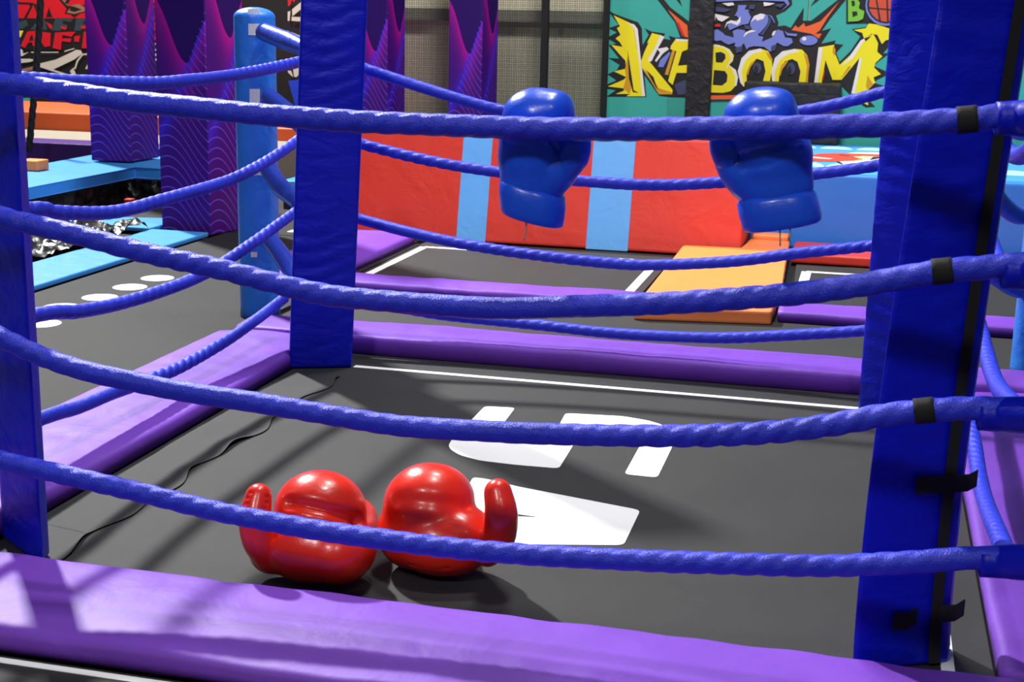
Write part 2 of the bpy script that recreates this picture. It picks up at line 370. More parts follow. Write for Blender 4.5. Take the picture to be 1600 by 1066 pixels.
# ------------------------------------------------------------------ ropes
def rope(pts, label, r=0.0225, seed=0, group='padded ring ropes', mat='rope'):
    rs = random.Random(seed); ph = rs.random() * 6
    def fn(th, s):
        amp = 0.03 + 0.26 * min(0.8, max(0.0, noise.noise(Vector((s * 1.5 + seed * 3.1, seed, 0))) + 0.30))
        a = 3 * th + 2 * PI * s / 0.052 + ph + 1.6 * noise.noise(Vector((s * 5, seed, 5)))
        f = abs(math.sin(a / 2)) ** 0.6
        return 1.02 - amp + amp * 1.15 * f + 0.05 * noise.noise(Vector((s * 5, math.cos(th), seed + math.sin(th)))) + 0.02 * noise.noise(Vector((s * 40, math.cos(th) * 2, seed + 2 * math.sin(th))))
    bm = bmesh.new(); sweep(bm, pts, r, 30, 0.0055, fn)
    mid = pts[len(pts) // 2]
    return tag(link('ring_rope', bm, MT[mat], smooth=True, loc=Vector(pts[0])), label, 'rope', group)
YF = 2.80
names = ['topmost', 'second from the top', 'third from the top', 'lowest']
FR = [[(-170, 110), (0, 129), (100, 143), (200, 158), (300, 168), (420, 180), (560, 190), (700, 196), (840, 201), (960, 202), (1120, 201), (1250, 199), (1377, 195), (1450, 191), (1510, 187), (1560, 181), (1610, 175)],
      [(-170, 275), (0, 337), (48, 350), (120, 367), (210, 391), (285, 408), (345, 421), (420, 440), (480, 455), (540, 465), (660, 475), (780, 482), (900, 479), (1056, 473), (1212, 462), (1337, 447), (1400, 436), (1469, 424), (1539, 418), (1610, 413)],
      [(-170, 440), (0, 526), (68, 558), (135, 580), (202, 595), (270, 609), (340, 620), (405, 630), (480, 643), (560, 656), (640, 667), (760, 674), (880, 679), (1000, 681), (1120, 680), (1210, 675), (1300, 664), (1370, 651), (1443, 642), (1520, 638), (1610, 640)],
      [(-170, 672), (0, 719), (68, 735), (135, 750), (236, 774), (340, 799), (480, 826), (590, 842), (700, 856), (840, 868), (1000, 876), (1120, 880), (1280, 884), (1360, 882), (1440, 878), (1520, 872), (1610, 872)]]
for k, pl in enumerate(FR):
    q = [DY(x, y, YF + (0.04 if x < 0 else 0.0)) for x, y in pl]
    ro = rope(q, f'blue front ring rope, {names[k]} of the four nearest the camera', 0.0235, k + 1, 'front ring ropes')
    sx, dy = ((1556, 4), (1566, 8), (1528, 10), (1530, 6))[k]
    yy = pl[-2][1]
    bm = bmesh.new()
    p = [DY(sx, yy + dy, YF + .0), DY(sx + 40, yy + dy, YF + .0), DY(sx + 110, yy + dy + 2, YF - 0.06)]
    sweep(bm, p, [.031, .036, .038], 24, .01, lambda th, s: 1 + .03 * noise.noise(Vector((s * 12, math.cos(th), math.sin(th) + k))))
    link('corner_sleeve', bm, MT['pad_blue'], ro, True, loc=ro.location.copy())
    if k < 3:
        cxp = (1511, 1472, 1444)[k]; yv = (187, 424, 642)[k]
        bm = bmesh.new(); sweep(bm, [DY(cxp - 16, yv + 1.5, YF), DY(cxp + 16, yv - 1.5, YF)], .0262, 24, .008)
        o = link('velcro_wrap', bm, MT['black_fabric'], ro, True, loc=ro.location.copy())
XL = -2.33
LR = [[(40, 124), (120, 128), (240, 130), (300, 125), (360, 118), (420, 107), (476, 94)],
      [(48, 327), (90, 332), (180, 331), (270, 308), (360, 281), (420, 250), (474, 213)],
      [(60, 492), (120, 487), (180, 476), (240, 459), (300, 437), (345, 413), (390, 383), (430, 354), (466, 328)],
      [(68, 653), (120, 637), (182, 612), (270, 579), (351, 534), (400, 500), (444, 466)]]
for k, pl in enumerate(LR):
    q = [DX(x, y, XL) for x, y in pl]
    e = q[0] + (q[0] - q[1]).normalized() * 0.6; e.z = q[0].z + 0.035
    rope([e] + q, f'blue ring rope on the left side, {names[k]} of the four', 0.022, 20 + k, 'left side ring ropes')
YB = 5.50
BK = [[(540, 96), (566, 106), (670, 140), (782, 172), (900, 191), (1010, 196), (1130, 190), (1244, 175), (1312, 162), (1388, 142), (1420, 134)],
      [(530, 213), (560, 224), (670, 251), (777, 269), (908, 283), (1020, 289), (1128, 285), (1272, 272), (1377, 258), (1420, 250)],
      [(525, 330), (553, 340), (660, 368), (750, 386), (840, 399), (950, 411), (1025, 414), (1150, 408), (1244, 396), (1362, 384), (1420, 376)],
      [(520, 460), (548, 468), (640, 484), (705, 494), (840, 508), (950, 520), (1050, 526), (1130, 528), (1212, 525), (1347, 517), (1400, 511)]]
for k, pl in enumerate(BK):
    rope([DY(x, y, YB) for x, y in pl], f'blue ring rope across the back, {names[k]} of the four', 0.0225, 30 + k, 'back ring ropes')
zr = [1.215, .915, .63, .315]; zb = [1.17, .88, .57, .23]
for k in range(4):
    y0 = 2.90; z0 = zr[k] + .0
    rope([Vector((.355, y0, z0)), Vector((.36, 3.2, z0 - .05)), Vector((.37, 3.8, z0 - .13)), Vector((.38, 4.5, z0 - .13)), Vector((.36, 5.38, zb[k]))],
         f'blue ring rope on the right side, {names[k]} of the four', 0.022, 40 + k, 'right side ring ropes')

# ------------------------------------------------------------------ sky blue poles with tubes
def pole(x, y, r, z1, label):
    t = thing('padded_pole', label, 'pole', (x, y, -0.0), 'sky blue padded poles')
    bm = bmesh.new(); n = 28; rings = []
    zs = [0.0] + [z1 * i / 30 for i in range(1, 29)] + [z1 - r * .5 + r * .5 * math.sin(a * PI / 16) for a in range(0, 8)]
    for i, z in enumerate(zs):
        over = max(0, (z - (z1 - r * .5)) / (r * .5)); rr = r * math.sqrt(max(0.02, 1 - over ** 2.2))
        rings.append([bm.verts.new((x + rr * math.cos(2 * PI * j / n) * (1 + .012 * noise.noise(Vector((z * 9, j * .7, x)))), y + rr * math.sin(2 * PI * j / n), z)) for j in range(n)])
    for a, b in zip(rings, rings[1:]):
        for j in range(n): bm.faces.new((a[j], a[(j + 1) % n], b[(j + 1) % n], b[j]))
    bm.faces.new(rings[0][::-1]); bm.faces.new(rings[-1])
    link('sleeve', bm, MT['pole'], t, True, loc=t.location.copy())
    return t
PL = pole(-2.735, 6.0, .094, 1.43, 'sky blue padded pole with rounded top, left of the back left corner pad')
def tube(parent, pts, r, mat='tube_blue'):
    bm = bmesh.new(); sweep(bm, pts, r, 20, .01, lambda th, s: 1 + .04 * noise.noise(Vector((s * 9, math.cos(th), math.sin(th)))))
    return link('rope_tube', bm, MT[mat], parent, True, loc=parent.location.copy())
for a, m, b in (((412, 50), (445, 63), (482, 78)), ((420, 152), (448, 175), (480, 205)), ((418, 262), (438, 292), (468, 318)), ((418, 372), (440, 400), (470, 448))):
    tube(PL, [DY(*a, 5.90), DY(*m, 5.76), DY(*b, 5.60)], [.040, .042, .034])
for px, py, w, h in ((396, 18, 9, 4), (397, 46, 9, 9), (398, 150, 8, 11), (402, 270, 8, 4), (397, 398, 5, 4)):
    bm = bmesh.new(); p = []
    for z in (py + h, py - h):
        for k in range(5): p.append((px - w + 2 * w * k / 4, z))
    def cyl(x, y):
        r = ray(x, y); a = r.x ** 2 + r.y ** 2; b = 2 * (r.x * (0 + 2.735) + r.y * (0 - 6.0)); c = 2.735 ** 2 + 36 - .0965 ** 2
        t = (-b - math.sqrt(max(0, b * b - 4 * a * c))) / (2 * a); return EYE + r * t
    V = [bm.verts.new(cyl(*q)) for q in p]
    for k in range(4): bm.faces.new((V[k], V[k + 1], V[k + 6], V[k + 5]))
    link('tape', bm, MT['tape'], PL, loc=PL.location.copy())
PR = pole(0.735, 5.97, .094, 1.43, 'sky blue padded pole at the right edge, beyond the near corner pad')
for (a, b, zc) in (((1588, 336), (1562, 350), .885), ((1590, 452), (1558, 474), .575), ((1592, 205), (1566, 213), 1.175)):
    p, q1 = DY(*a, 5.88), DY(*b, 5.72)
    tube(PR, [Vector((.735, 5.96, p.z + .05)), p, Vector((.39, 5.46, zc))], .036)
# ------------------------------------------------------------------ gloves
def blob(bm, c, r, rot=None, sub=4):
    m = Matrix.Translation(Vector(c)) @ (rot.to_4x4() if rot else Matrix.Identity(4)) @ Matrix.Diagonal((*r, 1))
    bmesh.ops.create_icosphere(bm, subdivisions=sub, radius=1, matrix=m)
def fuse(bm, voxel=.006, smooth=36):
    me = bpy.data.meshes.new('tmp'); bm.to_mesh(me); bm.free(); o = bpy.data.objects.new('tmp', me); C.objects.link(o)
    md = o.modifiers.new('r', 'REMESH'); md.mode = 'VOXEL'; md.voxel_size = voxel
    ms = o.modifiers.new('s', 'SMOOTH'); ms.factor = .5; ms.iterations = smooth
    dg = bpy.context.evaluated_depsgraph_get(); me2 = bpy.data.meshes.new_from_object(o.evaluated_get(dg))
    bpy.data.objects.remove(o); bpy.data.meshes.remove(me)
    out = bmesh.new(); out.from_mesh(me2); bpy.data.meshes.remove(me2); return out
def crease(bm, lines):
    """press grooves (polyline, width, depth) into a surface along its normals"""
    bm.normal_update()
    off = {}
    for pl, w, d in lines:
        P = [Vector(p) for p in pl]
        for v in bm.verts:
            best = 9
            for a, b in zip(P, P[1:]):
                ab = b - a; t = max(0, min(1, (v.co - a).dot(ab) / ab.length_squared)); best = min(best, (v.co - a - ab * t).length)
            if best < 3 * w: off[v] = off.get(v, 0) - d * math.exp(-(best / w) ** 2)
    for v, e in off.items(): v.co += v.normal * e
def hit(px, py, y): return DY(px, py, y)
def front_line(bm, pts):
    """drop a pixel polyline on the front of a surface, by nearest ray hit"""
    from mathutils.bvhtree import BVHTree
    t = BVHTree.FromBMesh(bm); out = []
    for p in pts:
        h = t.ray_cast(EYE, ray(*p).normalized())
        if h[0] is not None: out.append(h[0])
    return out
def rest(bm):                           # soft padding flattens where it lies on the mat
    for v in bm.verts:
        if v.co.z < .016: v.co.z = .003 + .013 * math.exp((v.co.z - .016) / .013)
def glove(label, mat, loc, body, thumb, cuff, creases, laces, group, tcreases=()):
    t = thing('boxing_glove', label, 'glove', loc, group)
    bm = bmesh.new()
    for c, r, rot in body: blob(bm, c, r, rot)
    bm = fuse(bm)
    L = []
    for pts, w, d in creases:
        q = front_line(bm, pts)
        if len(q) > 1: L.append((q, w, d))
    crease(bm, L)
    if loc[2] == 0: rest(bm)
    link('mitt', bm, MT[mat], t, True, loc=t.location.copy())
    bm = bmesh.new()
    P = spline([p for p, r in thumb], .012); n = len(P)
    for i, p in enumerate(P):
        f = i / (n - 1) * (len(thumb) - 1); k = min(int(f), len(thumb) - 2); r = thumb[k][1] + (thumb[k + 1][1] - thumb[k][1]) * (f - k)
        blob(bm, p, (r, r, r), None, 3)
    bm = fuse(bm, .005, 10)
    L = []
    for pts, w, d in tcreases:
        q = front_line(bm, pts)
        if len(q) > 1: L.append((q, w, d))
    crease(bm, L)
    if loc[2] == 0: rest(bm)
    link('thumb', bm, MT[mat], t, True, loc=t.location.copy())
    if len(cuff) > 2:
        bm = bmesh.new(); sweep(bm, [p for p, r in cuff], [r for p, r in cuff], 36, .008, None, True); rest(bm)
        link('cuff', bm, MT[mat], t, True, loc=t.location.copy())
    for l in laces:
        bm = bmesh.new(); sweep(bm, l, .0016, 8, .006); link('lace', bm, MT['lace'], t, True, loc=t.location.copy())
    return t
def ry(d): return Matrix.Rotation(math.radians(d), 3, 'Y')
def rxm(d): return Matrix.Rotation(math.radians(d), 3, 'X')
# red pair lying on the mat
g1 = G(490, 850, .098); y1 = g1.y
def rg(px, py, y): return DY(px, py, y)
glove('left of the two red boxing gloves lying on the ring mat, thumb at its left', 'glove_red', (g1.x, y1, 0),
      [(rg(501, 798, y1 + .03), (.119, .115, .102), ry(6)), (rg(496, 800, y1 + .06), (.114, .115, .10), None), (g1, (.140, .115, .097), ry(-2)), (rg(530, 858, y1 - .005), (.094, .11, .086), ry(6)), (rg(428, 858, y1 - .02), (.062, .07, .066), ry(35))],
      [(rg(424, 868, y1 - .045), .046), (rg(405, 842, y1 - .07), .045), (rg(399, 808, y1 - .075), .042), (rg(404, 776, y1 - .055), .034)],
      [(rg(525, 830, y1 + .08), .07), (rg(545, 820, y1 + .18), .064), (rg(552, 815, y1 + .27), .068)],
      [([(422, 782), (450, 785), (490, 792), (530, 803), (560, 813), (580, 819)], .014, .018), ([(545, 820), (565, 814), (585, 815)], .005, .005), ([(404, 862), (414, 846), (430, 838)], .006, .006), ([(400, 884), (440, 897), (500, 904), (560, 898), (590, 886)], .004, .003), ([(558, 884), (590, 868)], .005, .004)], [], 'pair of red boxing gloves',
      [([(386, 778), (418, 786)], .0045, .004), ([(390, 770), (418, 777)], .0045, .004), ([(384, 787), (414, 795)], .0045, .004), ([(384, 797), (410, 804)], .0045, .004)])
g2 = G(688, 840, .098); y2 = g2.y
glove('right of the two red boxing gloves lying on the mat, beside a white letter', 'glove_red', (g2.x, y2, 0),
      [(rg(670, 788, y2 + .03), (.120, .115, .108), ry(-8)), (rg(676, 784, y2 + .06), (.112, .115, .10), None), (g2, (.144, .115, .097), ry(2)), (rg(738, 830, y2 - .005), (.088, .080, .050), ry(36)), (rg(650, 830, y2 + .02), (.102, .11, .10), None)],
      [(rg(762, 862, y2 - .02), .040), (rg(779, 838, y2 - .055), .044), (rg(783, 802, y2 - .075), .044), (rg(778, 770, y2 - .06), .036)],
      [(rg(680, 830, y2 + .08), .07), (rg(690, 820, y2 + .18), .064), (rg(694, 812, y2 + .27), .068)],
      [([(620, 780), (650, 782), (690, 786), (730, 790), (752, 794)], .020, .008), ([(726, 792), (742, 788), (752, 790)], .007, .004), ([(738, 742), (746, 760), (752, 780)], .005, .004), ([(640, 882), (700, 888), (760, 880)], .004, .003)], [], 'pair of red boxing gloves',
      [([(754, 772), (776, 774)], .0045, .004), ([(754, 781), (777, 783)], .0045, .004), ([(754, 790), (777, 792)], .0045, .004), ([(756, 799), (776, 801)], .0045, .004), ([(756, 763), (776, 765)], .0045, .004)])
# blue pair hanging behind the top front rope
def bg(px, py, dy=0.0): return DY(px, py, 2.905 + dy)
q = 2.985 / F
def cuff_loft(t, mat, rows, tilt):
    """open-ended wrist sleeve: rows of (px, py, half width px, half depth m), flat rolled hem at the last row"""
    bm = bmesh.new(); rings = []; a = math.radians(tilt)
    for px, py, hw, hd in rows:
        c = bg(px, py); rr = []
        for k in range(36):
            th = 2 * PI * k / 36
            u = math.copysign(abs(math.cos(th)) ** .8, math.cos(th)) * hw * q; v = math.copysign(abs(math.sin(th)) ** .9, math.sin(th)) * hd
            rr.append(bm.verts.new((c.x + u * math.cos(a), c.y + v, c.z + u * math.sin(a))))
        rings.append(rr)
    for x, y in zip(rings, rings[1:]):
        for k in range(36): bm.faces.new((x[k], x[(k + 1) % 36], y[(k + 1) % 36], y[k]))
    bm.faces.new(rings[0]); bm.faces.new(rings[-1])
    link('cuff', bm, MT[mat], t, True, loc=t.location.copy())
t = glove('left of the two blue boxing gloves hanging fist up behind the top front rope', 'glove_blue', bg(838, 250),
      [(bg(842, 184), (57 * q, .075, 47 * q), ry(6)), (bg(824, 186), (40 * q, .07, 45 * q), None), (bg(838, 208), (60 * q, .078, 55 * q), None), (bg(834, 245), (58 * q, .070, 62 * q), None), (bg(832, 284), (53 * q, .062, 50 * q), ry(4)), (bg(866, 172), (32 * q, .068, 32 * q), None), (bg(878, 266, -.01), (27 * q, .048, 54 * q), ry(30))],
      [(bg(884, 264, -.022), .030), (bg(896, 244, -.03), .035), (bg(902, 222, -.035), .031), (bg(894, 204, -.02), .024)],
      [(bg(831, 290), .04), (bg(830, 305), .04)],
      [([(785, 190), (840, 196), (895, 188)], .012, .006), ([(884, 248), (872, 236), (862, 222)], .005, .008), ([(790, 222), (820, 230)], .005, .003), ([(856, 262), (872, 240)], .004, .004), ([(862, 236), (848, 226)], .004, .004), ([(778, 283), (830, 304), (886, 312)], .004, .006)],
      [[bg(822, 345, -.05), bg(822, 362, -.05), bg(818, 376, -.05)]], 'pair of blue boxing gloves',
      [([(880, 240), (892, 258)], .0035, .004), ([(876, 252), (896, 240)], .0035, .004)])
cuff_loft(t, 'glove_blue', [(832, 288, 47, .056), (832, 297, 53, .063), (832, 312, 53.5, .065), (832, 330, 52, .065), (832, 340, 50.5, .063), (832, 342.5, 48, .060), (832, 341, 44, .054), (832, 320, 44, .052)], -13)
t = glove('right of the two blue boxing gloves hanging fist up behind the top front rope', 'glove_blue', bg(1205, 260),
      [(bg(1188, 184), (57 * q, .075, 46 * q), ry(-8)), (bg(1206, 180), (38 * q, .07, 42 * q), None), (bg(1192, 210), (62 * q, .078, 56 * q), None), (bg(1208, 245), (60 * q, .072, 62 * q), ry(-10)), (bg(1212, 290), (58 * q, .064, 52 * q), ry(-12)), (bg(1220, 170), (24 * q, .062, 30 * q), None), (bg(1150, 266, -.01), (27 * q, .048, 58 * q), ry(-32))],
      [(bg(1150, 258, -.022), .030), (bg(1138, 242, -.03), .034), (bg(1130, 222, -.035), .030), (bg(1138, 206, -.02), .024)],
      [(bg(1214, 296), .04), (bg(1216, 312), .04)],
      [([(1130, 190), (1190, 196), (1240, 188)], .012, .006), ([(1140, 250), (1156, 246), (1180, 236), (1215, 230), (1248, 218)], .006, .007), ([(1160, 264), (1200, 258), (1250, 232)], .006, .004), ([(1222, 158), (1244, 156)], .004, .005), ([(1222, 168), (1246, 166)], .004, .005), ([(1156, 324), (1210, 322), (1272, 300)], .004, .006)],
      [[bg(1218, 352, -.05), bg(1219, 372, -.055), bg(1219, 384, -.05)], [bg(1231, 352, -.05), bg(1236, 364, -.055), bg(1232, 374, -.055)]], 'pair of blue boxing gloves',
      [([(1140, 256), (1160, 246)], .0035, .004), ([(1144, 266), (1158, 244)], .0035, .004)])
cuff_loft(t, 'glove_blue', [(1212, 302, 52, .058), (1213, 310, 59, .065), (1217, 328, 60, .067), (1221, 343, 59.5, .067), (1222, 351, 58, .065), (1222, 353.5, 55, .062), (1222, 352, 51, .056), (1220, 330, 51, .054)], 11)

# ------------------------------------------------------------------ wedge, block and mats at the back
XS = [-3.36]
def wx(px, py): return G(px, py).x
def wedge_face(x0, x1, mat, name, parent, off):
    bm = bmesh.new(); Yb, Yt, zt = 8.53 - off, 8.69 - off, .70
    hexa(bm, [(x0, Yb, 0.002), (x1, Yb, 0.002), (x1, 9.3, 0.002), (x0, 9.3, 0.002)], [(x0, Yt, zt + off), (x1, Yt, zt + off), (x1, 9.3, zt + off), (x0, 9.3, zt + off)], .02 if not off else .004)
    return link(name, bm, MT[mat], parent, loc=parent.location.copy() if parent else None)
wg = thing('wedge_pad', 'long red foam wedge with two pale blue stripes behind the ring', 'pad', (-2.05, 8.9, 0))
wedge_face(-3.36, -0.70, 'red', 'foam_body', wg, 0)
for (a, b) in ((711, 758), (930, 980)):
    wedge_face(wx(a, 378), wx(b, 380 if b < 800 else 394), 'stripe', 'stripe', wg, .004)
bk = thing('landing_block', 'azure foam landing block with a comic print on top, right of the red wedge', 'block', (1.0, 10, 0))
bm = bmesh.new(); box(bm, -0.66, 3.2, 9.06, 11.40, 0.0, .485, .02); link('foam_body', bm, MT['blockblue'], bk, loc=bk.location.copy())
zt = .485
def flat(px, py): p = G(px, py, zt); return (p.x, p.y)
LAY = [0]
def print_flat(bm, poly, k, z):
    f = bm.faces.new([bm.verts.new((p[0], p[1], z)) for p in poly]); f.material_index = k
pk = ['sky', 'cloud', 'white_', 'scarlet', 'ink', 'lemon']
pm = [PT['sky'], PT['cloud'], MT['white'], PT['scarlet'], PT['ink'], PT['lemon']]
bm = bmesh.new()
print_flat(bm, [(-.6, 9.12), (3.1, 9.12), (3.1, 11.36), (-.6, 11.36)], 0, zt + .001)
for j in range(13):
    x = -.5 + j * .27
    print_flat(bm, [(x + .12 * math.cos(a * PI / 12), 10.95 + .28 * math.sin(a * PI / 12)) for a in range(13)], 1, zt + .002)
    print_flat(bm, [(x + .1 + .13 * math.cos(a * PI / 12), 9.5 + .34 * math.sin(a * PI / 12)) for a in range(13)], 1, zt + .002)
def FZ(l): return [flat(1240 + .1 * x, 210 + .1 * y) for x, y in l]
white = FZ([(860, 300), (1000, 285), (1400, 290), (1900, 300), (2400, 330), (2400, 420), (1700, 440), (1150, 420), (1060, 445), (850, 470), (720, 440), (560, 395), (240, 370), (250, 345)])
print_flat(bm, white, 2, zt + .003)
print_flat(bm, FZ([(230, 330), (420, 305), (700, 300), (1100, 312), (1400, 322), (2300, 345), (2300, 395), (1400, 375), (1240, 352), (1060, 345), (1080, 400), (980, 420), (700, 432), (400, 430), (250, 420), (240, 368), (530, 392), (640, 385), (300, 355)]), 3, zt + .004)
print_flat(bm, FZ([(930, 352), (1240, 358), (1080, 425), (900, 430), (1070, 400)]), 5, zt + .0045)
for l in ([(690, 335), (880, 352), (870, 340), (740, 328)], [(230, 340), (500, 375), (640, 390), (560, 380), (300, 345)], [(1060, 385), (1020, 410), (1080, 402)], [(660, 434), (720, 436), (770, 475), (740, 478)], [(1240, 360), (1400, 372), (1280, 395), (1180, 415)]):
    print_flat(bm, FZ(l), 4, zt + .005)
bm.normal_update(); bmesh.ops.triangulate(bm, faces=bm.faces)
link('comic_print', bm, pm, bk, loc=bk.location.copy())
# orange mat
o0 = [G(990, 478, .07), G(1206, 486, .07), G(1222, 443, .07), Vector((-.43, 8.9, 0)), Vector((-.685, 8.9, 0)), Vector((-.685, 8.5, 0)), Vector((G(1066, 384, .07).x, 8.5, 0))]
pad('folding_mat', [(p.x, p.y) for p in o0], 0.0, .07, 'orange', 'thick orange mat laid across the beds between two purple pads', 'mat', .015)
for o in C.objects:
    if o.name == 'folding_mat': o.location.z += .0
pad('floor_pad', [(-.40, 8.48), (1.6, 8.48), (1.6, 8.98), (-.40, 8.98)], 0.0, .06, 'red', 'low red pad on the floor in front of the azure block', 'pad', .015)
pad('mat_corner', [(-.67, 8.915), (-.44, 8.915), (-.44, 9.05), (-.67, 9.05)], 0.0, .10, 'orange', 'small orange pad tucked between the red wedge and the azure block', 'pad', .02)

# ------------------------------------------------------------------ mural panel
mp = thing('mural_panel', 'teal wall panel with a yellow KABOOM comic mural', 'mural', (-.3, YW, .47))
xl, xr = DY(946, 100, YW).x, DY(1258, 100, YW).x
bm = bmesh.new(); box(bm, xl, xr - .004, YW, YW + .1, -.02, 2.6, .004); box(bm, xr + .004, 3.2, YW, YW + .1, -.02, 2.6, .004)
link('board', bm, PT['teal'], mp, loc=mp.location.copy())
keys = ['teal', 'ink', 'yellow', 'ochre', 'cream', 'smoke', 'smoke2', 'orange', 'red', 'green', 'ball', 'teal2']
def ell(cx, cy, rx, ry_, n=20, rot=0): return [(cx + rx * math.cos(2 * PI * k / n) * math.cos(rot) - ry_ * math.sin(2 * PI * k / n) * math.sin(rot), cy + rx * math.cos(2 * PI * k / n) * math.sin(rot) + ry_ * math.sin(2 * PI * k / n) * math.cos(rot)) for k in range(n)]
def mural(name, parent, layers, keys, Y, fx, mats=None):
    """stack of printed shapes 1 mm apart on an upright board"""
    bm = bmesh.new(); n = 0
    for key, poly in layers:
        n += 1
        f = bm.faces.new([bm.verts.new(DY(*fx(x, y), Y - .0015 - .00025 * n)) for x, y in poly]); f.material_index = keys.index(key)
    bm.normal_update(); bmesh.ops.triangulate(bm, faces=bm.faces)
    for f in bm.faces:
        if f.normal.y > 0: f.normal_flip()
    me = bpy.data.meshes.new(name)
    bmesh.ops.translate(bm, verts=bm.verts, vec=-parent.location); bm.to_mesh(me); bm.free()
    for k in keys: me.materials.append(PT[k])
    o = bpy.data.objects.new(name, me); C.objects.link(o); o.parent = parent; return o
Z4 = lambda x, y: (930 + .29375 * x, .29375 * y)
Z9 = lambda x, y: (1070 + .1126 * x, .1126 * y)
def z9(l): return [((1070 + .1126 * x - 930) / .29375, .1126 * y / .29375) for x, y in l]
ink = [
 [(62, 50), (100, 72), (160, 95), (228, 118), (248, 150), (252, 240), (285, 185), (262, 150), (300, 168), (372, 178), (360, 205), (400, 212), (392, 190), (425, 200), (500, 198), (500, 520), (400, 518), (340, 510), (262, 400), (272, 516), (60, 514), (110, 480), (62, 472), (66, 448), (112, 428), (66, 395), (116, 372), (130, 345), (70, 308), (128, 312), (72, 240), (112, 232), (62, 202), (116, 172), (70, 150), (125, 132)],
 [(330, -4), (365, -4), (400, 40), (500, 115), (500, 215), (455, 205), (425, 120)], [(430, -4), (450, -4), (462, 35)],
 [(600, -10), (1045, -10), (1048, 25), (1010, 60), (962, 82), (975, 120), (972, 140), (1010, 135), (1065, 160), (1120, 180), (1170, 190), (1205, 232), (1280, 215), (1272, 232), (1320, 238), (1282, 280), (1300, 330), (1360, 270), (1410, 195), (1365, 155), (1440, 145), (1520, 130), (1590, 140), (1590, 215), (1530, 285), (1570, 282), (1500, 330), (1480, 350), (1570, 390), (1495, 428), (1480, 440), (1540, 458), (1462, 480), (1462, 540), (1490, 568), (1440, 572), (1395, 545), (1360, 510), (1300, 450), (1000, 470), (800, 480), (760, 512), (600, 512)],
 [(1030, 165), (1065, 110), (1110, 40), (1105, 110), (1150, 110), (1295, -4), (1335, -4), (1250, 100), (1205, 165), (1255, 150), (1200, 235), (1150, 200)],
 [(1145, 35), (1195, -4), (1170, -4)],
 [(1335, -4), (1335, 128), (1440, 125), (1480, 140), (1590, 155), (1590, -4)]]
mu = [('teal2', [(380, 524), (482, 522), (480, 640), (380, 640)]), ('teal2', [(720, 524), (830, 524), (830, 640), (720, 640)])]
mu += [('ink', p) for p in ink]
